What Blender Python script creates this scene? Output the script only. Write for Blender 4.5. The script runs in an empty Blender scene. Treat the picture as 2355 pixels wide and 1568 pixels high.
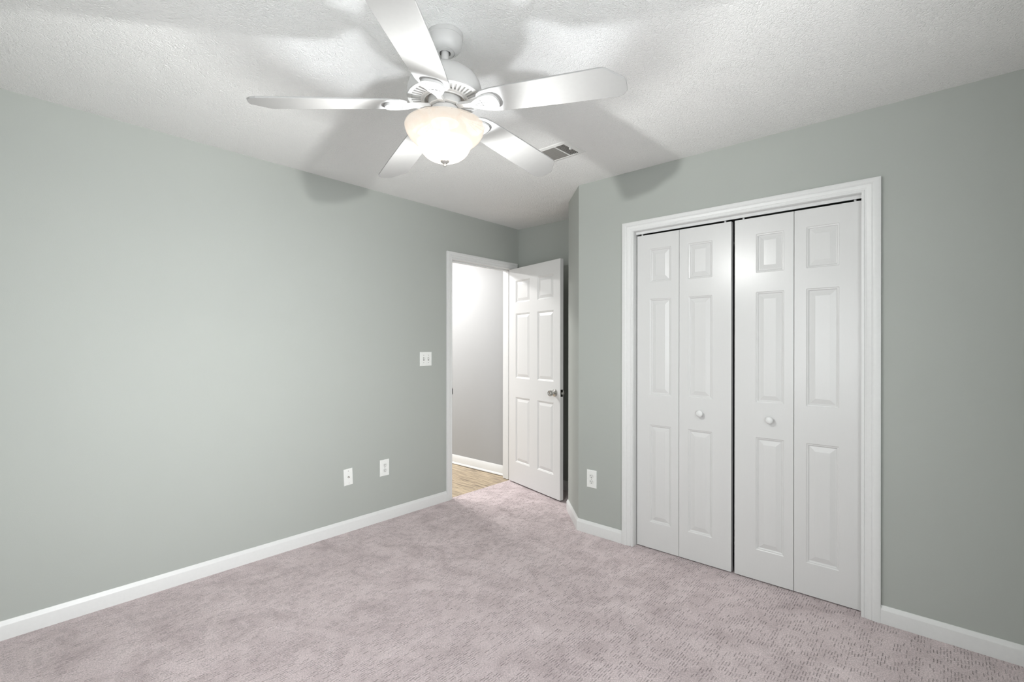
import bpy, bmesh, math, random
from mathutils import Matrix, Vector
from math import sin, cos, radians, pi

# ------------------------------------------------------------------ measured place
F_PX, YAW, CAM_H, HORIZON, ROLL = 1110.45, radians(41.746), 1.308, 793.2, radians(-0.065)
A = 3.1108            # left wall plane (y)
B = 2.8674            # closet wall plane (x)
CF = 3.5787           # far wall plane (x), behind the open door
NY, ND = 1.9258, 0.2956   # where the closet wall turns 45 degrees, and how far it runs
H = 2.44              # ceiling
XB, YW = -0.56, -0.42     # rear walls behind the camera
WT = 0.123            # wall thickness
FAN = (1.154, 1.360)

C = bpy.context.scene.collection
sc = bpy.context.scene

# ------------------------------------------------------------------ camera
cam_d = bpy.data.cameras.new('camera')
cam = bpy.data.objects.new('camera', cam_d)
C.objects.link(cam)
sc.camera = cam
cam_d.sensor_fit = 'HORIZONTAL'
cam_d.sensor_width = 36.0
cam_d.lens = 36.0 * F_PX / 2355.0
cam_d.shift_y = (HORIZON - 784.0) / 2355.0
cam_d.clip_start = 0.02
fw = Vector((cos(YAW), sin(YAW), 0))
rt = Vector((sin(YAW), -cos(YAW), 0))
up = Vector((0, 0, 1))
rt2 = rt * cos(ROLL) - up * sin(ROLL)
up2 = up * cos(ROLL) + rt * sin(ROLL)
M = Matrix.Identity(4)
for i in range(3):
    M[i][0] = rt2[i]; M[i][1] = up2[i]; M[i][2] = -fw[i]
M[0][3], M[1][3], M[2][3] = 0.0, 0.0, CAM_H
cam.matrix_world = M

# ------------------------------------------------------------------ world, daylight, exposure
sc.view_settings.view_transform = 'Standard'
sc.view_settings.look = 'None'
sc.view_settings.gamma = 1.0
sc.view_settings.use_curve_mapping = False
sc.view_settings.exposure = 0.05
sc.cycles.use_denoising = True
sc.cycles.max_bounces = 10
sc.cycles.diffuse_bounces = 6
sc.cycles.transparent_max_bounces = 12
sc.cycles.sample_clamp_indirect = 6.0

world = bpy.data.worlds.new('sky')
sc.world = world
world.use_nodes = True
wn = world.node_tree.nodes
bg = wn['Background']
bg.inputs['Color'].default_value = (0.86, 0.93, 1.0, 1)
bg.inputs['Strength'].default_value = 0.5


def area_light(name, loc, rot, sx, sy, watts, color, spread=180, shape='RECTANGLE'):
    d = bpy.data.lights.new(name, 'AREA')
    d.shape = shape
    d.size = sx
    if shape == 'RECTANGLE':
        d.size_y = sy
    d.energy = watts
    d.color = color
    d.spread = radians(spread)
    o = bpy.data.objects.new(name, d)
    o.location = loc
    o.rotation_euler = rot
    C.objects.link(o)
    return o


FILL_WIN = (0.55, 1.50, 0.72, 1.98)      # y0, y1, z0, z1 of a window added behind the camera for fill light
WIN = (0.20, 1.35, 0.72, 1.98)       # x0, x1, z0, z1 of the window in the wall behind the camera
area_light('daylight', ((WIN[0] + WIN[1]) / 2, YW - 0.30, (WIN[2] + WIN[3]) / 2 + 0.05),
           (radians(90 - 8), 0, radians(0)), 1.1, 1.2, 16.0, (0.97, 0.99, 1.0), spread=80)
area_light('daylight_sky', ((WIN[0] + WIN[1]) / 2, YW - 0.135, (WIN[2] + WIN[3]) / 2),
           (radians(90), 0, 0), 1.08, 1.18, 38.0, (0.95, 0.985, 1.0))
HALL_LAMPS = ((2.92, 4.02, 30.0), (2.30, 4.85, 54.0))  # second one is an added, unseen fill for the hall wall and door
for hx_, hy_, hw_ in HALL_LAMPS:
    area_light('hall_lamp_light', (hx_, hy_, 2.385), (0, 0, 0), 0.26, 0.26, hw_, (1.0, 0.985, .97), shape='DISK')
area_light('daylight_fill', (XB - 0.135, (FILL_WIN[0] + FILL_WIN[1]) / 2, (FILL_WIN[2] + FILL_WIN[3]) / 2),
           (radians(90), 0, radians(-90)), 0.88, 1.18, 24.0, (0.95, 0.985, 1.0))  # added unseen fill that brightens the closet side
BULB_W = 620.0
GLASS_E = .64
BULB_E = 3.0


# ------------------------------------------------------------------ material helpers
class NT:
    def __init__(self, name):
        self.m = bpy.data.materials.new(name)
        self.m.use_nodes = True
        self.t = self.m.node_tree
        self.n = self.t.nodes
        self.b = self.n['Principled BSDF']
        self.tc = self.n.new('ShaderNodeTexCoord')

    def link(self, a, b):
        self.t.links.new(a, b)

    def put(self, sock, v):
        if hasattr(v, 'is_linked'):
            self.link(v, sock)
        else:
            sock.default_value = v

    def math(self, op, a, b=0.0, c=None):
        n = self.n.new('ShaderNodeMath')
        n.operation = op
        self.put(n.inputs[0], a)
        self.put(n.inputs[1], b)
        if c is not None:
            self.put(n.inputs[2], c)
        return n.outputs[0]

    def mapping(self, scale=(1, 1, 1), rot=(0, 0, 0), loc=(0, 0, 0), src=None):
        n = self.n.new('ShaderNodeMapping')
        n.inputs['Scale'].default_value = scale
        n.inputs['Rotation'].default_value = rot
        n.inputs['Location'].default_value = loc
        self.link(src or self.tc.outputs['Object'], n.inputs['Vector'])
        return n.outputs[0]

    def noise(self, scale, detail=2, rough=.5, dist=0.0, vec=None):
        n = self.n.new('ShaderNodeTexNoise')
        n.inputs['Scale'].default_value = scale
        n.inputs['Detail'].default_value = detail
        n.inputs['Roughness'].default_value = rough
        n.inputs['Distortion'].default_value = dist
        self.link(vec or self.tc.outputs['Object'], n.inputs['Vector'])
        return n.outputs['Fac']

    def voronoi(self, scale, vec=None, feature='F1'):
        n = self.n.new('ShaderNodeTexVoronoi')
        n.feature = feature
        n.inputs['Scale'].default_value = scale
        self.link(vec or self.tc.outputs['Object'], n.inputs['Vector'])
        return n.outputs['Distance']

    def white(self, x, y):
        cmb = self.n.new('ShaderNodeCombineXYZ')
        self.put(cmb.inputs[0], x)
        self.put(cmb.inputs[1], y)
        n = self.n.new('ShaderNodeTexWhiteNoise')
        n.noise_dimensions = '2D'
        self.link(cmb.outputs[0], n.inputs['Vector'])
        return n.outputs['Value']

    def ramp(self, fac, stops):
        n = self.n.new('ShaderNodeValToRGB')
        el = n.color_ramp.elements
        while len(el) < len(stops):
            el.new(0.5)
        for e, (p, c) in zip(el, stops):
            e.position = p
            e.color = (*c, 1)
        self.link(fac, n.inputs[0])
        return n.outputs[0]

    def mix(self, fac, a, b, mode='MIX'):
        n = self.n.new('ShaderNodeMix')
        n.data_type = 'RGBA'
        n.blend_type = mode
        self.put(n.inputs[0], fac)
        for s, v in ((n.inputs[6], a), (n.inputs[7], b)):
            self.put(s, v if hasattr(v, 'is_linked') else (*v, 1))
        return n.outputs[2]

    def bump(self, height, strength, dist):
        n = self.n.new('ShaderNodeBump')
        n.inputs['Strength'].default_value = strength
        n.inputs['Distance'].default_value = dist
        self.link(height, n.inputs['Height'])
        self.link(n.outputs[0], self.b.inputs['Normal'])
        return n

    def base(self, col, rough=.5, metal=0.0, spec=.5):
        self.put(self.b.inputs['Base Color'], col if hasattr(col, 'is_linked') else (*col, 1))
        self.put(self.b.inputs['Roughness'], rough)
        self.b.inputs['Metallic'].default_value = metal
        self.b.inputs['Specular IOR Level'].default_value = spec
        return self


def plain(name, col, rough=.5, metal=0.0, spec=.5):
    t = NT(name)
    n = t.noise(60, 2)
    c = t.mix(n, [v * .97 for v in col], [min(1, v * 1.03) for v in col])
    t.base(c, rough, metal, spec)
    return t.m


def paint_wall(name, col):
    t = NT(name)
    n = t.noise(3.0, 3)
    c = t.mix(n, [v * .985 for v in col], [v * 1.015 for v in col])
    t.base(c, .62, 0, .3)
    t.bump(t.noise(260, 3, .6), .10, .002)
    return t.m


def carpet_mat():
    t = NT('cut_loop_carpet')
    sep = t.n.new('ShaderNodeSeparateXYZ')
    wob = t.noise(30, 2)
    t.link(t.tc.outputs['Object'], sep.inputs[0])
    x, y = sep.outputs[0], sep.outputs[1]
    y = t.math('ADD', y, t.math('MULTIPLY', t.math('SUBTRACT', wob, .5), .006))
    yy = t.math('DIVIDE', y, .0108)
    row = t.math('FLOOR', yy)
    fy = t.math('SUBTRACT', yy, row)
    grp = t.math('FLOOR', t.math('DIVIDE', row, 3.0))
    shift = t.math('ADD', t.math('MULTIPLY', t.white(grp, 7.3), 13.0), t.math('MULTIPLY', t.white(row, 3.1), .6))
    xx = t.math('ADD', t.math('DIVIDE', x, .040), shift)
    col = t.math('FLOOR', xx)
    fx = t.math('SUBTRACT', xx, col)
    on = t.math('MULTIPLY', t.math('GREATER_THAN', t.white(col, grp), .32), t.math('GREATER_THAN', t.white(col, row), .22))
    depth = t.math('ADD', .45, t.math('MULTIPLY', t.white(row, col), .55))
    gy = t.math('SUBTRACT', 1.0, t.math('MINIMUM', t.math('DIVIDE', t.math('ABSOLUTE', t.math('SUBTRACT', fy, .5)), .21), 1.0))
    gx = t.math('MINIMUM', t.math('MAXIMUM', t.math('MULTIPLY', t.math('SUBTRACT', .40, t.math('ABSOLUTE', t.math('SUBTRACT', fx, .5))), 8.0), 0.0), 1.0)
    brk = t.math('GREATER_THAN', t.noise(190, 1), .40)
    groove = t.math('MULTIPLY', t.math('MULTIPLY', t.math('MULTIPLY', gy, gx), depth), t.math('MULTIPLY', on, brk))
    fine = t.noise(420, 3, .7)
    tuft = t.noise(150, 2, .6)
    mott = t.noise(5.5, 5, .66, .6)
    c = t.ramp(mott, [(.30, (.500, .418, .424)), (.50, (.630, .537, .543)), (.70, (.715, .618, .623))])
    grain = t.math('ADD', t.math('MULTIPLY', fine, .6), t.math('MULTIPLY', tuft, .4))
    c2 = t.mix(1.0, c, t.ramp(grain, [(.34, (.50, .49, .49)), (.50, (.97, .97, .97)), (.64, (1.34, 1.34, 1.34))]), 'MULTIPLY')
    # shade in the gaps between loop rows, painted into the pile colour
    c3 = t.mix(t.math('MULTIPLY', groove, .44), c2, (.25, .21, .213))
    t.base(c3, .95, 0, .1)
    t.b.inputs['Sheen Weight'].default_value = .15
    hgt = t.math('ADD', t.math('ADD', t.math('MULTIPLY', fine, .45), t.math('MULTIPLY', tuft, .35)), t.math('MULTIPLY', groove, -1.0))
    t.bump(hgt, .9, .006)
    return t.m


def ceiling_mat():
    t = NT('stomp_textured_ceiling')
    w = t.noise(9, 3)
    vec = t.mapping()
    n1 = t.noise(74, 3, .6, .7, vec)
    ridge = t.math('SUBTRACT', 1.0, t.math('MULTIPLY', t.math('ABSOLUTE', t.math('SUBTRACT', n1, .5)), 6.0))
    ridge = t.math('MAXIMUM', ridge, 0.0)
    n2 = t.noise(210, 2)
    c = t.mix(w, (.835, .835, .825), (.86, .86, .85))
    t.base(c, .9, 0, .15)
    t.bump(t.math('ADD', t.math('MULTIPLY', ridge, t.math('ADD', w, .1)), t.math('MULTIPLY', n2, .35)), .62, .006)
    return t.m


def door_paint(name, col=(.65, .65, .645), rough=.27):
    t = NT(name)
    v = t.mapping((55, 55, 3.2))
    n = t.noise(4.0, 4, .6, .8, v)
    v2 = t.mapping((240, 240, 9))
    n2 = t.noise(2.0, 2, .5, .2, v2)
    t.base(t.mix(n, [x * .985 for x in col], [min(1, x * 1.015) for x in col]), rough, 0, .5)
    t.bump(t.math('ADD', t.math('MULTIPLY', n, .5), t.math('MULTIPLY', n2, .5)), .16, .0016)
    return t.m


def wood_floor():
    t = NT('wood_plank_floor')
    sep = t.n.new('ShaderNodeSeparateXYZ')
    t.link(t.tc.outputs['Object'], sep.inputs[0])
    px = t.math('DIVIDE', sep.outputs[0], .178)
    row = t.math('FLOOR', px)
    fx = t.math('SUBTRACT', px, row)
    py = t.math('ADD', t.math('DIVIDE', sep.outputs[1], 1.2), t.math('MULTIPLY', t.white(row, 2.0), 5.0))
    tone = t.white(row, t.math('FLOOR', py))
    v = t.mapping((34, 2.2, 1))
    g = t.noise(1.6, 6, .68, 1.2, v)
    v2 = t.mapping((120, 5, 1))
    g2 = t.noise(1.5, 3, .6, .4, v2)
    c = t.ramp(g, [(.36, (.10, .078, .060)), (.45, (.27, .21, .15)), (.53, (.50, .40, .275)), (.68, (.62, .50, .34))])
    c = t.mix(t.math('MULTIPLY', g2, .45), c, (.30, .245, .185))
    c = t.mix(t.math('MULTIPLY', tone, .22), c, (.60, .51, .37))
    seam = t.math('LESS_THAN', t.math('SUBTRACT', .5, t.math('ABSOLUTE', t.math('SUBTRACT', fx, .5))), .012)
    c = t.mix(t.math('MULTIPLY', seam, .6), c, (.10, .075, .05))
    t.base(c, .5, 0, .35)
    t.bump(g, .15, .001)
    return t.m


def glass_shade():
    m = bpy.data.materials.new('alabaster_glass')
    m.use_nodes = True
    t = m.node_tree
    n = t.nodes
    n.remove(n['Principled BSDF'])
    out = n['Material Output']
    tc = n.new('ShaderNodeTexCoord')
    no = n.new('ShaderNodeTexNoise')
    no.inputs['Scale'].default_value = 9
    no.inputs['Detail'].default_value = 4
    no.inputs['Distortion'].default_value = 2.2
    t.links.new(tc.outputs['Object'], no.inputs['Vector'])
    r = n.new('ShaderNodeValToRGB')
    r.color_ramp.elements[0].position = .35
    r.color_ramp.elements[0].color = (.98, .84, .70, 1)
    r.color_ramp.elements[1].position = .62
    r.color_ramp.elements[1].color = (1.0, .91, .80, 1)
    t.links.new(no.outputs['Fac'], r.inputs[0])
    tr = n.new('ShaderNodeBsdfTransparent')
    tl = n.new('ShaderNodeBsdfTranslucent')
    gl = n.new('ShaderNodeBsdfGlossy')
    gl.inputs['Roughness'].default_value = .2
    em = n.new('ShaderNodeEmission')
    em.inputs['Strength'].default_value = GLASS_E
    t.links.new(r.outputs[0], em.inputs['Color'])
    tr.inputs['Color'].default_value = (1, .985, .96, 1)
    tl.inputs['Color'].default_value = (.0025, .002, .0017, 1)
    m2 = n.new('ShaderNodeMixShader')
    m2.inputs[0].default_value = .72
    t.links.new(tr.outputs[0], m2.inputs[1]); t.links.new(tl.outputs[0], m2.inputs[2])
    m3 = n.new('ShaderNodeMixShader'); m3.inputs[0].default_value = .0
    t.links.new(m2.outputs[0], m3.inputs[1]); t.links.new(gl.outputs[0], m3.inputs[2])
    ad = n.new('ShaderNodeAddShader')
    t.links.new(m3.outputs[0], ad.inputs[0]); t.links.new(em.outputs[0], ad.inputs[1])
    t.links.new(ad.outputs[0], out.inputs['Surface'])
    return m


def bulb_mat():
    """frosted bulb: glows, and lets the light at its core through"""
    m = bpy.data.materials.new('lit_frosted_bulb')
    m.use_nodes = True
    t = m.node_tree
    n = t.nodes
    n.remove(n['Principled BSDF'])
    tr = n.new('ShaderNodeBsdfTransparent')
    em = n.new('ShaderNodeEmission')
    em.inputs['Color'].default_value = (1, .95, .88, 1)
    em.inputs['Strength'].default_value = BULB_E
    ad = n.new('ShaderNodeAddShader')
    t.links.new(tr.outputs[0], ad.inputs[0]); t.links.new(em.outputs[0], ad.inputs[1])
    t.links.new(ad.outputs[0], n['Material Output'].inputs['Surface'])
    return m


def emit_mat(name, col, strength):
    m = bpy.data.materials.new(name)
    m.use_nodes = True
    b = m.node_tree.nodes['Principled BSDF']
    b.inputs['Base Color'].default_value = (*col, 1)
    b.inputs['Emission Color'].default_value = (*col, 1)
    b.inputs['Emission Strength'].default_value = strength
    return m


def window_glass():
    m = bpy.data.materials.new('window_glass')
    m.use_nodes = True
    t = m.node_tree
    n = t.nodes
    n.remove(n['Principled BSDF'])
    tr = n.new('ShaderNodeBsdfTransparent')
    gl = n.new('ShaderNodeBsdfGlossy')
    gl.inputs['Roughness'].default_value = .02
    mx = n.new('ShaderNodeMixShader')
    mx.inputs[0].default_value = .07
    t.links.new(tr.outputs[0], mx.inputs[1]); t.links.new(gl.outputs[0], mx.inputs[2])
    t.links.new(mx.outputs[0], n['Material Output'].inputs['Surface'])
    return m


SAGE = (.398, .418, .393)
MAT = dict(
    sage=paint_wall('sage_grey_wall_paint', SAGE),
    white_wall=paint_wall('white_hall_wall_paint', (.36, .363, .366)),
    dark_wall=paint_wall('closet_wall_paint', (.42, .43, .41)),
    ceiling=ceiling_mat(),
    hall_ceiling=paint_wall('hall_ceiling_paint', (.8, .8, .79)),
    carpet=carpet_mat(),
    wood=wood_floor(),
    trim=plain('white_semigloss_trim', (.70, .705, .70), .34),
    door=door_paint('white_embossed_door_paint'),
    entry=door_paint('white_entry_door_paint', (.67, .67, .665), .42),
    fan=plain('white_enamel_metal', (.50, .497, .49), .42),
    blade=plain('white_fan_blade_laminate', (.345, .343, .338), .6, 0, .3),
    glass=glass_shade(),
    nickel=plain('satin_nickel', (.56, .55, .53), .26, 1.0),
    pewter=plain('brushed_pewter_finial', (.50, .49, .47), .40, .7),
    black=plain('dark_opening', (.015, .015, .015), .8),
    bronze_and_shade=plain('dark_bronze_latch_and_track_shade', (.035, .033, .03), .45, .6),
    plate=plain('white_plastic_wall_plate', (.80, .81, .79), .35),
    plastic_in=plain('white_plastic_insert', (.72, .73, .71), .4),
    slotgrey=plain('shaded_plastic_slot', (.22, .22, .21), .6),
    vent=plain('white_painted_vent_steel', (.70, .70, .685), .45),
    ventdark=plain('dark_vent_backing', (.06, .055, .05), .9),
    fin=plain('grey_vent_fin', (.26, .25, .235), .6),
    pane=window_glass(),
    bulb=bulb_mat(),
    hall_glass=emit_mat('lit_hall_diffuser', (1.0, .96, .9), 3.0),
)


for k_ in ('glass', 'bulb', 'hall_glass'):      # their glow is weak beside the lamps inside them
    MAT[k_].cycles.emission_sampling = 'NONE'


# ------------------------------------------------------------------ mesh helpers
def bm_box(bm, x0, x1, y0, y1, z0, z1):
    v = [bm.verts.new((x, y, z)) for x in (x0, x1) for y in (y0, y1) for z in (z0, z1)]
    for f in ((0, 1, 3, 2), (4, 6, 7, 5), (0, 4, 5, 1), (2, 3, 7, 6), (0, 2, 6, 4), (1, 5, 7, 3)):
        bm.faces.new([v[i] for i in f])
    return v


def bm_prism(bm, pts, fn, t0, t1):
    """outline pts (2D) extruded from t0 to t1; fn(p, t) -> 3D"""
    a = [bm.verts.new(fn(p, t0)) for p in pts]
    b = [bm.verts.new(fn(p, t1)) for p in pts]
    n = len(pts)
    bm.faces.new(a)
    bm.faces.new(list(reversed(b)))
    for i in range(n):
        j = (i + 1) % n
        bm.faces.new([a[j], a[i], b[i], b[j]])


def bm_lathe(bm, prof, seg=64, axis=None):
    """prof [(r, z)]; axis: function (x, y, z) -> 3D"""
    ax = axis or (lambda x, y, z: (x, y, z))
    rings = []
    for r, z in prof:
        if r < 1e-6:
            rings.append([bm.verts.new(ax(0, 0, z))])
        else:
            rings.append([bm.verts.new(ax(r * cos(2 * pi * i / seg), r * sin(2 * pi * i / seg), z)) for i in range(seg)])
    for a, b in zip(rings, rings[1:]):
        for i in range(seg):
            j = (i + 1) % seg
            if len(a) == 1 and len(b) == 1:
                continue
            if len(a) == 1:
                bm.faces.new([a[0], b[i], b[j]])
            elif len(b) == 1:
                bm.faces.new([a[j], a[i], b[0]])
            else:
                bm.faces.new([a[j], a[i], b[i], b[j]])


def mesh_obj(name, bm, mat, parent=None, smooth=None, bevel=None):
    bmesh.ops.remove_doubles(bm, verts=bm.verts, dist=1e-6)
    bmesh.ops.recalc_face_normals(bm, faces=bm.faces)
    me = bpy.data.meshes.new(name)
    bm.to_mesh(me)
    bm.free()
    me.materials.append(MAT[mat])
    o = bpy.data.objects.new(name, me)
    C.objects.link(o)
    if parent is not None:
        o.parent = parent
    if smooth is not None:
        for p in me.polygons:
            p.use_smooth = True
        me.set_sharp_from_angle(angle=radians(smooth))
    if bevel:
        b = o.modifiers.new('edge', 'BEVEL')
        b.width = bevel
        b.segments = 2
        b.limit_method = 'ANGLE'
        b.angle_limit = radians(40)
    return o


def tag(o, label, cat, kind=None, group=None):
    o['label'] = label
    o['category'] = cat
    if kind:
        o['kind'] = kind
    if group:
        o['group'] = group
    return o


def empty(name, loc=(0, 0, 0), rz=0.0):
    o = bpy.data.objects.new(name, None)
    o.empty_display_size = .1
    o.location = loc
    o.rotation_euler = (0, 0, rz)
    C.objects.link(o)
    return o


def struct(name, bm, mat, label, cat, **k):
    return tag(mesh_obj(name, bm, mat, **k), label, cat, 'structure')


# ------------------------------------------------------------------ floor and ceiling
HY = 6.2      # end of the hall
HX = 3.565    # hall wall plane
bm = bmesh.new()
bm_box(bm, XB - WT, CF + WT, YW - WT, A + .024, -.06, 0)
struct('floor', bm, 'carpet', 'pinkish taupe cut-loop carpet with rows of short dashes', 'carpet')
bm = bmesh.new()
bm_box(bm, 1.9, HX + WT, A + .024, HY, -.06, -.006)
struct('floor_hall', bm, 'wood', 'honey brown wood plank floor seen through the doorway', 'floor')
bm = bmesh.new()
bm_box(bm, XB - WT, CF + WT, YW - WT, A + WT, H, H + .1)
struct('ceiling', bm, 'ceiling', 'white ceiling with brushed stomp texture', 'ceiling')
bm = bmesh.new()
bm_box(bm, 1.9, HX + WT, A + WT, HY, H, H + .1)
struct('ceiling_hall', bm, 'hall_ceiling', 'plain white ceiling of the hall beyond the doorway', 'ceiling')

# ------------------------------------------------------------------ walls
JL, JR, JT = 2.722, 3.490, 2.035         # entry door jamb faces and head
KL, KR, KT = 1.499, 0.288, 2.045         # closet jamb faces and head
jt = .018
bm = bmesh.new()
out = [(XB, 0), (JL - jt, 0), (JL - jt, JT + jt), (JR + jt, JT + jt), (JR + jt, 0), (CF, 0), (CF, H), (XB, H)]
bm_prism(bm, out, lambda p, t: (p[0], t, p[1]), A, A + WT)
struct('wall_left', bm, 'sage', 'long sage grey wall at left with the doorway at its far end', 'wall')
bm = bmesh.new()
out = [(YW, 0), (KR - jt, 0), (KR - jt, KT + jt), (KL + jt, KT + jt), (KL + jt, 0), (NY, 0), (NY, H), (YW, H)]
bm_prism(bm, out, lambda p, t: (t, p[0], p[1]), B, B + .115)
struct('wall_right', bm, 'sage', 'sage grey wall at right holding the folding closet doors', 'wall')
bm = bmesh.new()
bm_prism(bm, [(B, NY), (B + ND, NY + ND), (B + ND, NY + ND - .12), (B + .115, NY - .001)], lambda p, t: (p[0], p[1], t), 0, H)
struct('wall_corner', bm, 'sage', 'narrow angled sage grey wall between door nook and closet wall', 'wall')
bm = bmesh.new()
bm_box(bm, B + ND, CF, NY + ND - .12, NY + ND, 0, H)
struct('wall_nook', bm, 'sage', 'sage grey side wall of the nook hidden behind the open door', 'wall')
bm = bmesh.new()
bm_box(bm, CF, CF + WT, -.1, A + WT, 0, H)
struct('wall_far', bm, 'sage', 'sage grey end wall of the nook above the open white door', 'wall')
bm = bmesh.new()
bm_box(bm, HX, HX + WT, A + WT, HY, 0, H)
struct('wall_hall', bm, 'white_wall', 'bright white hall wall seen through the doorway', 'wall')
bm = bmesh.new()
bm_box(bm, 1.9, HX + WT, HY, HY + WT, 0, H)
bm_box(bm, 1.9 - WT, 1.9, A + WT, HY + WT, 0, H)
struct('wall_hall_end', bm, 'white_wall', 'white end and side walls of the hall out of view', 'wall')
bm = bmesh.new()
y0, y1, z0, z1 = FILL_WIN
for q in ([(YW - WT, 0), (y0, 0), (y0, H), (YW - WT, H)], [(y1, 0), (A + WT, 0), (A + WT, H), (y1, H)],
          [(y0, 0), (y1, 0), (y1, z0), (y0, z0)], [(y0, z1), (y1, z1), (y1, H), (y0, H)]):
    bm_prism(bm, q, lambda p, t: (t, p[0], p[1]), XB - WT, XB)
struct('wall_back', bm, 'sage', 'sage grey wall behind the camera at left', 'wall')
bm = bmesh.new()
out = [(XB, 0), (CF, 0), (CF, H), (XB, H)]
x0, x1, z0, z1 = WIN
for q in ([(XB, 0), (x0, 0), (x0, H), (XB, H)], [(x1, 0), (B, 0), (B, H), (x1, H)],
          [(x0, 0), (x1, 0), (x1, z0), (x0, z0)], [(x0, z1), (x1, z1), (x1, H), (x0, H)]):
    bm_prism(bm, q, lambda p, t: (p[0], t, p[1]), YW - WT, YW)
struct('wall_window', bm, 'sage', 'sage grey wall behind the camera at right holding the window', 'wall')
bm = bmesh.new()
bm_box(bm, B + .115, CF, .02, .10, 0, H)
bm_box(bm, B + .115, CF, 1.70, 1.78, 0, H)
struct('wall_closet', bm, 'dark_wall', 'unlit side walls inside the closet', 'wall')

# windows behind the camera, the one at left added for fill light
def frame_bm(xa, xb, za, zb, w, ya, yb):
    bm = bmesh.new()
    bm_box(bm, xa, xa + w, ya, yb, za, zb)
    bm_box(bm, xb - w, xb, ya, yb, za, zb)
    bm_box(bm, xa + w, xb - w, ya, yb, za, za + w)
    bm_box(bm, xa + w, xb - w, ya, yb, zb - w, zb)
    return bm


def window(name, loc, rz, width, HH, label):
    win = tag(empty(name, loc, rz), label, 'window', 'structure')
    W2 = width / 2
    mesh_obj('window_frame', frame_bm(-W2, W2, 0, HH, .03, -WT, -.005), 'trim', win)
    s1 = mesh_obj('sash', frame_bm(-W2 + .03, W2 - .03, .03, HH / 2 + .02, .04, -.06, -.03), 'trim', win)
    s2 = mesh_obj('sash', frame_bm(-W2 + .03, W2 - .03, HH / 2 - .02, HH - .03, .04, -.092, -.062), 'trim', win)
    for s, za, zb, yy in ((s1, .07, HH / 2 - .02, -.045), (s2, HH / 2 + .02, HH - .07, -.077)):
        bm = bmesh.new()
        bm_box(bm, -W2 + .07, W2 - .07, yy - .002, yy + .002, za, zb)
        mesh_obj('pane', bm, 'pane', s)


window('window_1', ((x0 + x1) / 2, YW, WIN[2]), 0, x1 - x0, WIN[3] - WIN[2], 'white double-hung window in the wall behind the camera at right')
window('window_2_added', (XB, (y0 + y1) / 2, FILL_WIN[2]), -pi / 2, y1 - y0, FILL_WIN[3] - FILL_WIN[2], 'unseen white double-hung window added for fill behind the camera at left')


# ------------------------------------------------------------------ door and closet trim
CASING = [(0, 0), (0, .0075), (.05, .009), (.15, .009), (.18, .0065), (.24, .0075), (.30, .0105), (.52, .0135),
          (.57, .0120), (.61, .0145), (.68, .0165), (.93, .0165), (1.0, .0145), (1.0, 0)]


def casing_bm(inn, outr, fn, ztop_in, ztop_out, zb=0.0):
    """inn (u0,u1), outr (u0,u1); fn(u, depth, z)"""
    bm = bmesh.new()
    prev = None
    for t, d in CASING:
        a = inn[0] + (outr[0] - inn[0]) * t
        b = inn[1] + (outr[1] - inn[1]) * t
        zt = ztop_in + (ztop_out - ztop_in) * t
        cur = [bm.verts.new(fn(u, d, z)) for u, z in ((a, zb), (a, zt), (b, zt), (b, zb))]
        if prev:
            for i in range(3):
                bm.faces.new([prev[i], prev[i + 1], cur[i + 1], cur[i]])
        prev = cur
    return bm


bm = casing_bm((2.717, 3.495), (2.6565, 3.5535), lambda u, d, z: (u, A - d, z), 2.039, 2.0975)
tr1 = struct('trim_1', bm, 'trim', 'white casing around the open entry doorway', 'door casing', smooth=25)
bm = bmesh.new()
bm_box(bm, JL - jt, JL, A - .001, A + WT, 0, JT)
bm_box(bm, JR, JR + jt, A - .001, A + WT, 0, JT)
bm_box(bm, JL - jt, JR + jt, A - .001, A + WT, JT, JT + jt)
mesh_obj('jamb', bm, 'trim', tr1)
bm = bmesh.new()
ys = A + .040
bm_box(bm, JL, JL + .011, ys, ys + .033, 0, JT - .011)
bm_box(bm, JR - .011, JR, ys, ys + .033, 0, JT - .011)
bm_box(bm, JL, JR, ys, ys + .033, JT - .011, JT)
mesh_obj('door_stop', bm, 'trim', tr1, bevel=.003)
bm = bmesh.new()
bm_box(bm, JL - .0005, JL + .0015, A - .004, A + .030, .885, .945)
bm_box(bm, JL - .004, JL + .0015, A - .009, A - .004, .893, .937)
mesh_obj('strike_plate', bm, 'bronze_and_shade', tr1)

bm = casing_bm((1.502, .2935), (1.5765, .2175), lambda u, d, z: (B - d, u, z), 2.046, 2.106)
tr2 = struct('trim_2', bm, 'trim', 'white moulded casing framing the closet doors', 'door casing', smooth=25)
bm = bmesh.new()
bm_box(bm, B - .001, B + .115, KL, KL + jt, 0, KT)
bm_box(bm, B - .001, B + .115, KR - jt, KR, 0, KT)
bm_box(bm, B - .001, B + .115, KR - jt, KL + jt, KT, KT + jt)
mesh_obj('jamb', bm, 'trim', tr2)
bm = bmesh.new()
DX = 2.905
bm_box(bm, DX - .004, DX, KR, KL, 2.0285, KT)
mesh_obj('door_track', bm, 'trim', tr2)
bm = bmesh.new()
bm_box(bm, DX + .0002, DX + .036, KR, KL, KT - .006, KT - .0005)
mesh_obj('track_channel', bm, 'bronze_and_shade', tr2)  # white metal channel coloured dark to stand in for the shade above the doors

# ------------------------------------------------------------------ baseboards
BASE = [(0, 0), (.0135, 0), (.0135, .062), (.0125, .066), (.0095, .0705), (.0085, .074), (.0055, .079), (.004, .083), (0, .083)]
SHOE = [(0, 0), (.024, 0), (.024, .006), (.020, .014), (.0135, .018), (.0135, .068), (.011, .074), (.0095, .083), (.006, .092), (.004, .096), (0, .096)]


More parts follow.
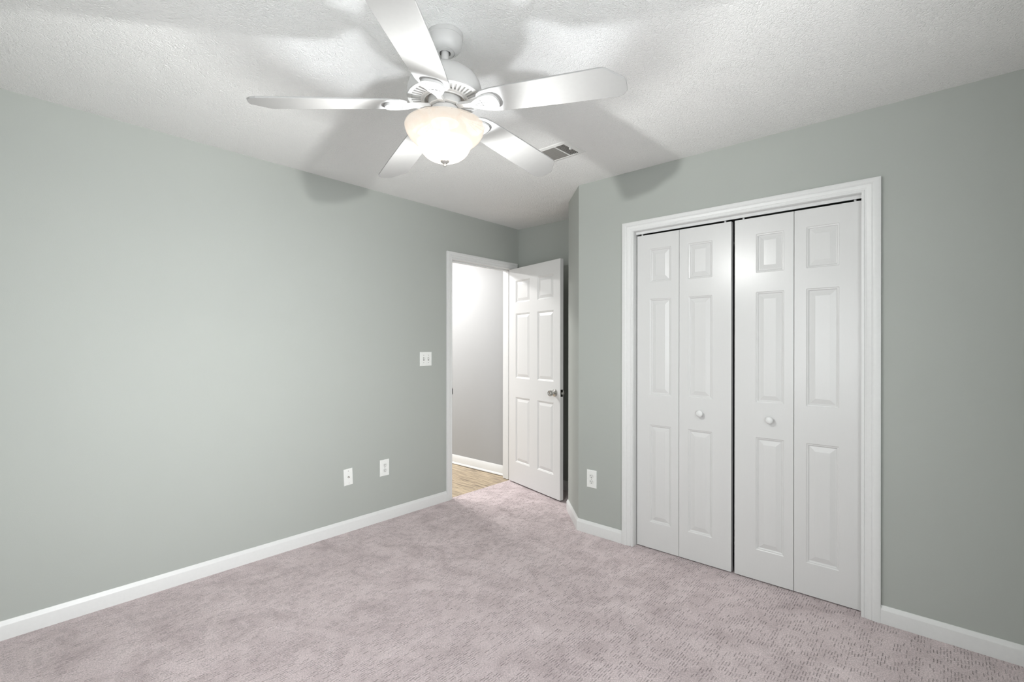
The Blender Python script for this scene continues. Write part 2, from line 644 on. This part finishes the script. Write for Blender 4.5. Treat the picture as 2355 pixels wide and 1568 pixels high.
def sweep(path, profile, names):
    """path goes with the room on its left; one board per segment, mitred at the bends. names: (name, label) per segment"""
    n = len(path)
    P = [Vector((p[0], p[1])) for p in path]
    nor = []
    for i in range(n - 1):
        d = (P[i + 1] - P[i]).normalized()
        nor.append(Vector((-d.y, d.x)))
    off = []
    for i in range(n):
        if i == 0:
            off.append(nor[0])
        elif i == n - 1:
            off.append(nor[-1])
        else:
            m = nor[i - 1] + nor[i]
            off.append(m / (m.dot(nor[i])))
    for i, nm in enumerate(names):
        if nm is None:
            continue
        bm = bmesh.new()
        a = [bm.verts.new((*(P[i] + off[i] * d), z)) for d, z in profile]
        b = [bm.verts.new((*(P[i + 1] + off[i + 1] * d), z)) for d, z in profile]
        for k in range(len(profile)):
            l = (k + 1) % len(profile)
            bm.faces.new([a[k], a[l], b[l], b[k]])
        bm.faces.new(a)
        bm.faces.new(list(reversed(b)))
        struct(nm[0], bm, 'trim', nm[1], 'baseboard', smooth=25)


sweep([(2.6565, A), (XB, A), (XB, YW), (B, YW), (B, .2175)], BASE,
      [('baseboard_left', 'long white baseboard along the left wall'),
       ('baseboard_back', 'white baseboard on the wall behind the camera at left'),
       ('baseboard_window', 'white baseboard under the window behind the camera'),
       ('baseboard_right', 'white baseboard right of the closet at the lower right corner')])
sweep([(B, 1.5765), (B, NY), (B + ND, NY + ND), (CF, NY + ND), (CF, A)], BASE,
      [('baseboard_closet', 'short white baseboard under the outlet left of the closet'),
       ('baseboard_corner', 'short white baseboard on the narrow angled wall'),
       ('baseboard_nook', 'white baseboard in the nook behind the open door'),
       ('baseboard_far', 'white baseboard on the nook end wall behind the door')])
sweep([(HX, A + WT), (HX, HY)], SHOE, [('baseboard_hall', 'white hall baseboard with shoe moulding above the wood floor')])


# ------------------------------------------------------------------ panelled doors
RINGS = [(0, 0), (.004, .003), (.008, .0035), (.013, .0085), (.016, .0085), (.040, .0020)]


def panel_slab(W, Hd, T, panels, rings=RINGS, both=True):
    """x 0..W, z 0..Hd; front at y=0 (facing -y), back at y=T"""
    bm = bmesh.new()
    xs = sorted({0, W, *[p[0] for p in panels], *[p[1] for p in panels]})
    zs = sorted({0, Hd, *[p[2] for p in panels], *[p[3] for p in panels]})
    for side in ((0, 1), (T, -1)):
        y0, sg = side
        use = both or sg == 1

        def P(x, d, z):
            return bm.verts.new((x, y0 + sg * d, z))
        for xa, xb in zip(xs, xs[1:]):
            for za, zb in zip(zs, zs[1:]):
                mx, mz = (xa + xb) / 2, (za + zb) / 2
                if use and any(p[0] < mx < p[1] and p[2] < mz < p[3] for p in panels):
                    continue
                bm.faces.new([P(xa, 0, za), P(xb, 0, za), P(xb, 0, zb), P(xa, 0, zb)])
        if use:
            for (a, b, c, d) in panels:
                prev = None
                for o, dep in rings:
                    cur = [P(a + o, dep, c + o), P(b - o, dep, c + o), P(b - o, dep, d - o), P(a + o, dep, d - o)]
                    if prev:
                        for i in range(4):
                            j = (i + 1) % 4
                            bm.faces.new([prev[i], prev[j], cur[j], cur[i]])
                    prev = cur
                bm.faces.new(prev)
    # rim, split to match both faces' cuts
    for za, zb in zip(zs, zs[1:]):
        for x in (0, W):
            bm.faces.new([bm.verts.new(q) for q in ((x, 0, za), (x, T, za), (x, T, zb), (x, 0, zb))])
    for xa, xb in zip(xs, xs[1:]):
        for z in (0, Hd):
            bm.faces.new([bm.verts.new(q) for q in ((xa, 0, z), (xa, T, z), (xb, T, z), (xb, 0, z))])
    return bm


# entry door, hinged at the right jamb and swung into the room
TH = radians(76.0)
DW, DH, DZ = .762, 2.018, .012
d1 = tag(empty('door_1', (3.487, A - .006, DZ), TH + pi),
         'white six-panel entry door standing open beside the bright doorway', 'door', 'structure')
cols = ((.113, .336), (.449, .677))
rows = ((.208, .819), (.997, 1.605), (1.705, 1.913))
pan = [(x0_, x1_, z0_ - DZ, z1_ - DZ) for x0_, x1_ in cols for z0_, z1_ in rows]
slab = panel_slab(DW, DH, .035, pan)
for v in slab.verts:
    v.co.y -= .041
mesh_obj('door_slab', slab, 'entry', d1, bevel=.0015)


def knob_bm(sgn):
    """round passage knob along local y; sgn -1 = hall side"""
    prof = [(0, 0), (.032, 0), (.0325, .004), (.030, .008), (.020, .011), (.0125, .014), (.0115, .022), (.0125, .027), (.020, .034),
            (.0248, .042), (.0262, .052), (.0250, .060), (.022, .064), (.017, .0645), (.0155, .062), (.009, .0605), (0, .0605)]
    bm = bmesh.new()
    bm_lathe(bm, prof, 40, lambda x, y, z: (x, sgn * z, y))
    return bm


for sgn, yy in ((-1, -.041), (1, -.006)):
    k = mesh_obj('door_knob', knob_bm(sgn), 'nickel', d1, smooth=40)
    k.location = (DW - .066, yy, .905 - DZ)
    k['label'] = 'satin nickel knob'
bm = bmesh.new()
bm_box(bm, DW - .001, DW + .0015, -.0355, -.0115, .876 - DZ, .936 - DZ)
lp = mesh_obj('latch_plate', bm, 'bronze_and_shade', d1, bevel=.001)
bm = bmesh.new()
bm_prism(bm, [(DW + .001, -.030), (DW + .001, -.017), (DW + .011, -.019), (DW + .005, -.030)],
         lambda p, t: (p[0], p[1], t), .897 - DZ, .914 - DZ)
mesh_obj('latch_bolt', bm, 'nickel', lp)
for zc in (.25, 1.02, 1.80):
    bm = bmesh.new()
    bm_lathe(bm, [(0, -.045), (.0055, -.045), (.0055, .045), (0, .045)], 16)
    hg = mesh_obj('hinge', bm, 'nickel', d1, smooth=40)
    hg.location = (0, 0, zc - DZ)

# closet bifold doors
ROWS = ((.174, .798), (.990, 1.604), (1.710, 1.926))
ZD, HD = .006, 2.013


def bifold(name, y_left, leaves, knob_leaf, knob_y, label, pivots):
    root = tag(empty(name, (DX, y_left, ZD)), label, 'closet door', 'structure')
    for i, (ya, yb, pa, pb) in enumerate(leaves):
        ps = [(ya - pa, ya - pb, a_ - ZD, b_ - ZD) for a_, b_ in ROWS]
        lf = mesh_obj('door_leaf', panel_slab(ya - yb, HD, .034, ps, both=False), 'door', root, bevel=.0015)
        lf.location = (0, ya - y_left, 0)
        lf.rotation_euler = (0, 0, -pi / 2)
        if i == knob_leaf:
            bm = bmesh.new()
            bm_lathe(bm, [(0, 0), (.0125, 0), (.0115, .006), (.010, .012), (.0125, .016), (.0175, .019), (.0195, .023), (.0195, .027),
                          (.0175, .030), (.011, .0325), (0, .0335)], 36, lambda x, y, z: (x, -z, y))
            kb = mesh_obj('door_knob', bm, 'trim', lf, smooth=40)
            kb.location = (ya - knob_y, 0, .901 - ZD)
    for y in pivots:
        bm = bmesh.new()
        bm_lathe(bm, [(0, HD - .002), (.006, HD - .002), (.006, HD + .010), (.004, HD + .018), (0, HD + .018)], 16)
        pv = mesh_obj('pivot_pin', bm, 'trim', root, smooth=40)
        pv.location = (.016, y - y_left, 0)
    return root


bifold('door_2', 1.494, [(1.494, 1.2140, 1.406, 1.2645), (1.2120, .906, 1.157, 1.013)], 1, 1.078,
       'left pair of white folding closet door leaves with round knob', (1.465, .945))
bifold('door_3', .888, [(.888, .5905, .776, .636), (.5885, .2925, .5325, .388)], 0, .702,
       'right pair of white folding closet door leaves with round knob', (.845, .325))


# ------------------------------------------------------------------ ceiling fan
FX, FY = FAN
fan = tag(empty('ceiling_fan', (FX, FY, H)), 'white five-blade ceiling fan with a lit frosted glass bowl', 'ceiling fan')


def lz(prof):
    return [(r, z - H) for r, z in prof]


bm = bmesh.new()
bm_lathe(bm, lz([(.0, 2.4395), (.0655, 2.4395), (.0655, 2.4255), (.0640, 2.4245), (.0640, 2.418), (.0615, 2.402), (.055, 2.388), (.045, 2.3785),
                 (.0365, 2.3755), (.0355, 2.3775), (.0340, 2.3775), (.0330, 2.3745), (.0215, 2.3730), (.0205, 2.3745), (.0205, 2.395), (0, 2.395)]), 72)
mesh_obj('canopy', bm, 'fan', fan, smooth=35)
bm = bmesh.new()
bm_lathe(bm, lz([(0, 2.40), (.0132, 2.40), (.0132, 2.306), (0, 2.306)]), 32)
mesh_obj('downrod', bm, 'fan', fan, smooth=40)
bm = bmesh.new()
bm_lathe(bm, lz([(0, 2.330), (.019, 2.330), (.021, 2.326), (.021, 2.314), (.040, 2.3115), (.068, 2.3075), (.095, 2.298), (.115, 2.283), (.128, 2.262),
                 (.1345, 2.240), (.1365, 2.220), (.1365, 2.210), (.1335, 2.2065), (.130, 2.2105), (0, 2.2105)]), 96)
mesh_obj('motor_housing', bm, 'fan', fan, smooth=35)

# vented bottom plate with radial slots
bm = bmesh.new()
NS = 44
zp, zr = 2.2045 - H, 2.2110 - H
R4 = (.1300, .1215, .0880, .0780)


def pv(r, a, z):
    return bm.verts.new((r * cos(a), r * sin(a), z - .10 * (.13 - r)))


for i in range(NS):
    a0 = 2 * pi * i / NS
    a1 = a0 + 2 * pi / NS * .50
    a2 = 2 * pi * (i + 1) / NS
    tw = .07
    A0 = [a0, a0, a0 + tw, a0 + tw]
    for r_, s_ in ((0, 1), (2, 3)):
        for p, q in ((a0, a1), (a1, a2)):
            dd = tw if r_ == 2 else 0
            bm.faces.new([pv(R4[r_], p + dd, zp), pv(R4[r_], q + dd, zp), pv(R4[s_], q + dd, zp), pv(R4[s_], p + dd, zp)])
    bm.faces.new([pv(R4[1], a1, zp), pv(R4[1], a2, zp), pv(R4[2], a2 + tw, zp), pv(R4[2], a1 + tw, zp)])
    c = [(R4[1], a0), (R4[1], a1), (R4[2], a1 + tw), (R4[2], a0 + tw)]
    bm.faces.new([pv(r, a, zr) for r, a in c])
    for (ra, aa), (rb, ab) in zip(c, c[1:] + c[:1]):
        bm.faces.new([pv(ra, aa, zp), pv(rb, ab, zp), pv(rb, ab, zr), pv(ra, aa, zr)])
bm_lathe(bm, [(.1300, zp), (.1345, zp + .001), (.1350, zp + .006), (.130, zp + .007)], 88)
bm_lathe(bm, [(.0780, zp - .0052), (.0765, zp - .0085), (.0735, zp - .0085), (.0725, zp - .004), (.0725, zp + .006)], 88)
mesh_obj('vent_plate', bm, 'fan', fan)

bm = bmesh.new()
bm_lathe(bm, lz([(0, 2.2100), (.060, 2.2100), (.060, 2.178), (.0575, 2.176), (0, 2.176)]), 64)
mesh_obj('hub', bm, 'fan', fan, smooth=35)
bm = bmesh.new()
bm_lathe(bm, lz([(0, 2.1765), (.042, 2.1765), (.0485, 2.1715), (.0500, 2.166), (.0500, 2.138), (.0515, 2.134), (.0515, 2.118), (0, 2.118)]), 64)
ft = mesh_obj('light_fitter', bm, 'fan', fan, smooth=35)
for i in range(6):
    a = 2 * pi * (i + .3) / 6
    bm = bmesh.new()
    bm_lathe(bm, [(0, 0), (.0028, 0), (.0028, .002), (.0018, .003), (0, .003)], 12, lambda x, y, z: (z, x, y))
    s_ = mesh_obj('screw', bm, 'nickel', ft, smooth=40)
    s_.location = (.0498 * cos(a), .0498 * sin(a), 2.152 - H)
    s_.rotation_euler = (0, 0, a)

BOWL = [(.1425, 2.1105), (.1450, 2.1050), (.1440, 2.0960), (.1390, 2.0820), (.1290, 2.0660), (.1150, 2.0525),
        (.1040, 2.0450), (.0985, 2.0400), (.0955, 2.0340), (.0920, 2.0260), (.0850, 2.0130), (.0750, 2.0015), (.0620, 1.9920), (.0470, 1.9850), (.0300, 1.9810), (.012, 1.980)]
bm = bmesh.new()
inner = [(max(r - .0035, .012), z + (.0035 if z < 2.05 else .001)) for r, z in BOWL[1:]]
bm_lathe(bm, lz(BOWL + list(reversed(inner))), 96)
mesh_obj('glass_bowl', bm, 'glass', fan, smooth=60)['label'] = 'lit cream alabaster glass bowl'
bm = bmesh.new()
bm_lathe(bm, lz([(0, 1.9825), (.010, 1.9825), (.017, 1.9815), (.0165, 1.978), (.0135, 1.975), (.011, 1.973), (.0075, 1.9705), (.005, 1.969), (.0045, 1.967),
                 (.0058, 1.9655), (.0058, 1.962), (.0042, 1.960), (0, 1.9595)]), 40)
mesh_obj('finial', bm, 'pewter', fan, smooth=40)['label'] = 'grey metal finial'
bm = bmesh.new()
bm_lathe(bm, lz([(0, 1.9862), (.0125, 1.9862), (.0125, 1.983), (0, 1.983)]), 24)
mesh_obj('lamp_light_block', bm, 'black', fan)  # black disc added to keep lamp light from bouncing off the finial
BULBS = ((.034, .040, 2.034), (-.034, -.040, 2.034))
for bx, by, bz in BULBS:
    bm = bmesh.new()
    bm_lathe(bm, [(0, .062), (.012, .062), (.013, .040), (.020, .026), (.0255, .010), (.0255, 0), (.021, -.012), (.012, -.019), (0, -.021)], 28)
    o = mesh_obj('light_bulb', bm, 'bulb', fan, smooth=50)
    o.location = (bx, by, bz + .002 - H)

ld = bpy.data.lights.new('fan_lamp_light', 'POINT')
ld.energy = BULB_W
ld.color = (.925, .965, 1.0)
# photometric distribution of the bowl lamp: full strength sideways and down, cut upward so the ceiling stays evenly lit
ld.use_nodes = True
lt = ld.node_tree
lem = lt.nodes['Emission']
geo = lt.nodes.new('ShaderNodeNewGeometry')
sxyz = lt.nodes.new('ShaderNodeSeparateXYZ')
lt.links.new(geo.outputs['Incoming'], sxyz.inputs[0])
crv = lt.nodes.new('ShaderNodeFloatCurve')
mr = lt.nodes.new('ShaderNodeMapRange')
mr.inputs['From Min'].default_value = -1
mr.inputs['From Max'].default_value = 1
lt.links.new(sxyz.outputs[2], mr.inputs['Value'])
lt.links.new(mr.outputs[0], crv.inputs['Value'])
cv = crv.mapping.curves[0]
PHOTOM = [(-1, 1.15), (-.5, 1.05), (-.25, .76), (.0, .62), (.10, .62), (.20, .80), (.30, .92), (.375, .78), (.42, .36), (.44, .22), (.455, .155), (.479, .088), (.509, .055), (.542, .036), (.579, .026), (.64, .018), (.74, .0105), (.80, .007), (.86, .0035), (1, .0012)]
cv.points[0].location = (0, PHOTOM[0][1])
cv.points[1].location = (1, PHOTOM[-1][1])
for z_, f_ in PHOTOM[1:-1]:
    cv.points.new((z_ + 1) / 2, f_)
for p_ in cv.points:
    p_.handle_type = 'VECTOR'
crv.mapping.update()
lt.links.new(crv.outputs[0], lem.inputs['Strength'])
ld.shadow_soft_size = .015
lo = bpy.data.objects.new('fan_lamp_light', ld)
lo.location = (FX, FY, 2.014)
C.objects.link(lo)


def blade_outline():
    pts = [(.655, .020), (.652, .045), (.640, .060), (.622, .0675)]
    L = [(.45, .0665), (.30, .0625), (.20, .058), (.165, .052), (.145, .040), (.135, .022), (.133, 0),
         (.135, -.022), (.145, -.040), (.165, -.052), (.20, -.058), (.30, -.0625), (.45, -.0665), (.585, -.0695)]
    E_ = [(.594, -.068), (.601, -.0635), (.650, -.014), (.655, -.004)]
    return pts + L + E_


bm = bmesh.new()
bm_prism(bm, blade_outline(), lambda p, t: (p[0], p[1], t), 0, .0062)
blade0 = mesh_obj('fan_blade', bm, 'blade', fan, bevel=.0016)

# blade iron: an arm from the hub that opens into a leaf shaped medallion under the blade
IRON = [(.052, .011), (.075, .0095), (.098, .0095), (.116, .014), (.134, .025), (.155, .034), (.178, .0385), (.196, .037), (.207, .030), (.2135, .017), (.2155, 0)]
bm = bmesh.new()


def ih(u, v):
    """underside of the iron below the blade root plane: the arm dips toward the hub"""
    k = min(1, max(0, (u - .06) / .075))
    k = k * k * (3 - 2 * k)
    return (1 - k) * -.004 + k * -.0085


n_ = len(IRON)
grid = []
VS = (-1, -.82, -.45, 0, .45, .82, 1)
for u, w in IRON:
    row = []
    for s in VS:
        dish = .0030 * max(0, 1 - (abs(s) / .82) ** 2) if .13 < u < .205 else 0
        row.append((u, s * w, ih(u, s) + dish))
    grid.append(row)
lo_v = [[bm.verts.new(p) for p in r] for r in grid]
up_v = [[bm.verts.new((p[0], p[1], max(p[2], 0) + .0002 + (0 if p[0] > .125 else .006))) for p in r] for r in grid]
for i in range(n_ - 1):
    for j in range(len(VS) - 1):
        bm.faces.new([lo_v[i][j], lo_v[i][j + 1], lo_v[i + 1][j + 1], lo_v[i + 1][j]])
        bm.faces.new([up_v[i][j], up_v[i + 1][j], up_v[i + 1][j + 1], up_v[i][j + 1]])
    for j in (0, len(VS) - 1):
        bm.faces.new([lo_v[i][j], lo_v[i + 1][j], up_v[i + 1][j], up_v[i][j]])
for j in range(len(VS) - 1):
    bm.faces.new([lo_v[0][j], lo_v[0][j + 1], up_v[0][j + 1], up_v[0][j]])
# cast ribs
for (ua, va), (ub, vb) in (((.118, -.004), (.190, -.022)), ((.118, .004), (.190, .022)), ((.126, 0), (.203, 0)), ((.150, -.024), (.150, .024))):
    d = Vector((ub - ua, vb - va)).normalized()
    nn = Vector((-d.y, d.x)) * .0016
    q = [(ua + nn.x, va + nn.y), (ub + nn.x, vb + nn.y), (ub - nn.x, vb - nn.y), (ua - nn.x, va - nn.y)]
    bm_prism(bm, q, lambda p, t: (p[0], p[1], t), -.0088, -.004)
iron0 = mesh_obj('blade_iron', bm, 'fan', fan, smooth=35)

TIPZ = (2.133, 2.138, 2.116, 2.112, 2.116)      # each blade sags a little differently
for k in range(5):
    sn = (2.168 - TIPZ[k]) / (.643 - .15)
    for src in (blade0, iron0):
        o = src if k == 0 else src.copy()
        if k:
            C.objects.link(o)
            o.parent = fan
        o.location = (0, 0, 2.168 + .15 * sn - H)
        o.rotation_euler = (radians(-11.5), math.asin(sn), radians(217.2 + 72 * k))


# ------------------------------------------------------------------ ceiling vent
VX0, VX1, VY0, VY1 = 2.188, 2.394, 1.556, 1.905
vent = tag(empty('ceiling_vent', ((VX0 + VX1) / 2, (VY0 + VY1) / 2, H)), 'white metal air vent grille in the ceiling beyond the fan', 'air vent')
hx, hy = (VX1 - VX0) / 2, (VY1 - VY0) / 2
bm = bmesh.new()
w_, w2 = .026, .034
fr = [(hx, hy, -.0005), (hx - .003, hy - .003, -.0035), (hx - w_ + .004, hy - w2 + .004, -.0075), (hx - w_, hy - w2, -.006), (hx - w_, hy - w2, -.001)]
prev = None
for a_, b_, z in fr:
    cur = [bm.verts.new(q) for q in ((-a_, -b_, z), (a_, -b_, z), (a_, b_, z), (-a_, b_, z))]
    if prev:
        for i in range(4):
            j = (i + 1) % 4
            bm.faces.new([prev[i], prev[j], cur[j], cur[i]])
    prev = cur
mesh_obj('vent_frame', bm, 'vent', vent)
bm = bmesh.new()
bm_box(bm, -hx + w_, hx - w_, -hy + w2, hy - w2, -.0012, -.0004)
mesh_obj('duct', bm, 'ventdark', vent)  # thin dark sheet behind the fins
yd = -hy + w2 + .062
bm = bmesh.new()
bm_box(bm, -hx + w_, hx - w_, yd - .003, yd + .003, -.0072, -.0012)
mesh_obj('divider', bm, 'vent', vent)
for i in range(5):
    y = -hy + w2 + .008 + i * .0115
    bm = bmesh.new()
    bm_box(bm, -hx + w_, hx - w_, y - .0016, y + .0016, -.0062, -.0014)
    mesh_obj('fin', bm, 'fin', vent)
nf = 20
for i in range(nf):
    x = -hx + w_ + (i + .5) * (2 * hx - 2 * w_) / nf
    bm = bmesh.new()
    bm_box(bm, x - .0024, x + .0024, yd + .003, hy - w2, -.0062, -.0014)
    mesh_obj('fin', bm, 'fin', vent)
bm = bmesh.new()
bm_box(bm, -.022, -.010, -hy + w2 - .010, -hy + w2 + .003, -.016, -.006)
mesh_obj('lever', bm, 'vent', vent, bevel=.001)


# ------------------------------------------------------------------ wall plates
def plate_bm(w, h, t=.006):
    bm = bmesh.new()
    e = .004
    prev = None
    for o, d in ((0, 0), (0, t * .45), (e * .4, t * .85), (e, t)):
        cur = [bm.verts.new((x, -d, z)) for x, z in ((-w / 2 + o, -h / 2 + o), (w / 2 - o, -h / 2 + o), (w / 2 - o, h / 2 - o), (-w / 2 + o, h / 2 - o))]
        if prev:
            for i in range(4):
                j = (i + 1) % 4
                bm.faces.new([prev[i], prev[j], cur[j], cur[i]])
        prev = cur
    bm.faces.new(prev)
    return bm


def wall_thing(name, loc, rz, label, cat, w, h, tilt=0.0):
    r = tag(empty(name, loc, rz), label, cat)
    r.rotation_euler = (0, tilt, rz)
    mesh_obj('cover_plate', plate_bm(w, h), 'plate', r)
    return r


def screw(parent, x, z, mat='slotgrey', r=.0030):
    bm = bmesh.new()
    bm_lathe(bm, [(r, 0), (r, .0012), (r * .6, .0018), (0, .0018)], 16, lambda a, b, c: (a, -c, b))
    bm_box(bm, -r * .8, r * .8, -.0021, -.0016, -.0004, .0004)
    o = mesh_obj('screw', bm, mat, parent, smooth=40)
    o.location = (x, -.006, z)
    return o


def duplex(root):
    for zc in (.0195, -.0195):
        bm = bmesh.new()
        pts = []
        for i in range(40):
            a = 2 * pi * i / 40
            pts.append((.0172 * cos(a), max(-.0138, min(.0138, .0172 * sin(a)))))
        bm_prism(bm, pts, lambda p, t: (p[0], -t, p[1]), 0, .0022)
        rc = mesh_obj('receptacle', bm, 'plastic_in', root)
        rc.location = (0, -.0058, zc)
        for x, z, w, h in ((-.0064, .0035, .0026, .0095), (.0064, .0035, .0024, .0080)):
            bm = bmesh.new()
            bm_box(bm, x - w / 2, x + w / 2, -.0026, -.0015, z - h / 2, z + h / 2)
            mesh_obj('slot', bm, 'black', rc)
        bm = bmesh.new()
        bm_lathe(bm, [(0, .0015), (.0030, .0015), (.0030, .0026), (0, .0026)], 16, lambda a, b, c: (a, -c, b - .0078))
        mesh_obj('slot', bm, 'black', rc)
    screw(root, 0, 0)


o1 = wall_thing('wall_outlet', (2.0560, A - .0002, .3915), 0, 'white duplex outlet on the left wall nearer the doorway', 'outlet', .079, .121)
duplex(o1)
o2 = wall_thing('wall_outlet', (B - .0002, 1.815, .3810), -pi / 2, 'white duplex outlet on the right wall beside the closet', 'outlet', .078, .1225)
duplex(o2)
cx = wall_thing('cable_outlet', (1.7610, A - .0002, .3825), 0, 'white cable jack plate left of the outlet on the left wall', 'cable jack', .067, .1155, radians(-2.4))
screw(cx, 0, .042, 'nickel', .0026)
screw(cx, 0, -.042, 'nickel', .0026)
bm = bmesh.new()
bm_lathe(bm, [(.0078, 0), (.0078, .0025), (.0048, .0025), (.0048, .011), (.0038, .011), (.0034, .006), (0, .006)], 6, lambda a, b, c: (a, -c, b))
j = mesh_obj('cable_jack', bm, 'nickel', cx)
j.location = (0, -.006, 0)
j['label'] = 'small metal threaded jack'

sw = wall_thing('light_switch', (2.4400, A - .0002, 1.1950), 0, 'white double toggle switch plate beside the doorway', 'light switch', .116, .1115)
for x in (-.023, .023):
    bm = bmesh.new()
    bm_box(bm, -.0055, .0055, -.0012, 0, -.0125, .0125)
    sl = mesh_obj('switch_surround', bm, 'slotgrey', sw)  # dark grey insert stands in for the shadow around the toggle
    sl.location = (x, -.006, 0)
    bm = bmesh.new()
    bm_prism(bm, [(0, -.006), (0, .006), (-.011, .0125), (-.0125, .0085), (-.0125, .0055)],
             lambda p, t: (t, p[0], p[1]), -.0040, .0040)
    tg = mesh_obj('toggle', bm, 'plate', sw, bevel=.0008)
    tg.location = (x, -.0068, 0)
    screw(sw, x, .030)
    screw(sw, x, -.030)

# ------------------------------------------------------------------ hall ceiling lamp just out of sight beyond the doorway, plus an added fill lamp
def hall_lamp(x, y, label):
    hl = tag(empty('hall_ceiling_light', (x, y, H)), label, 'ceiling light', None, 'hall ceiling lights')
    bm = bmesh.new()
    bm_lathe(bm, [(0, 0), (.15, 0), (.15, -.022), (.142, -.026), (.142, -.012), (0, -.012)], 48)
    mesh_obj('lamp_base', bm, 'fan', hl, smooth=35)
    bm = bmesh.new()
    bm_lathe(bm, [(0, -.040), (.08, -.038), (.125, -.031), (.141, -.022), (.141, -.014), (0, -.014)], 48)
    mesh_obj('diffuser', bm, 'hall_glass', hl, smooth=50)


hall_lamp(HALL_LAMPS[0][0], HALL_LAMPS[0][1], 'round white flush ceiling light in the hall just beyond the doorway')
hall_lamp(HALL_LAMPS[1][0], HALL_LAMPS[1][1], 'round white flush ceiling light added as unseen fill farther along the hall')
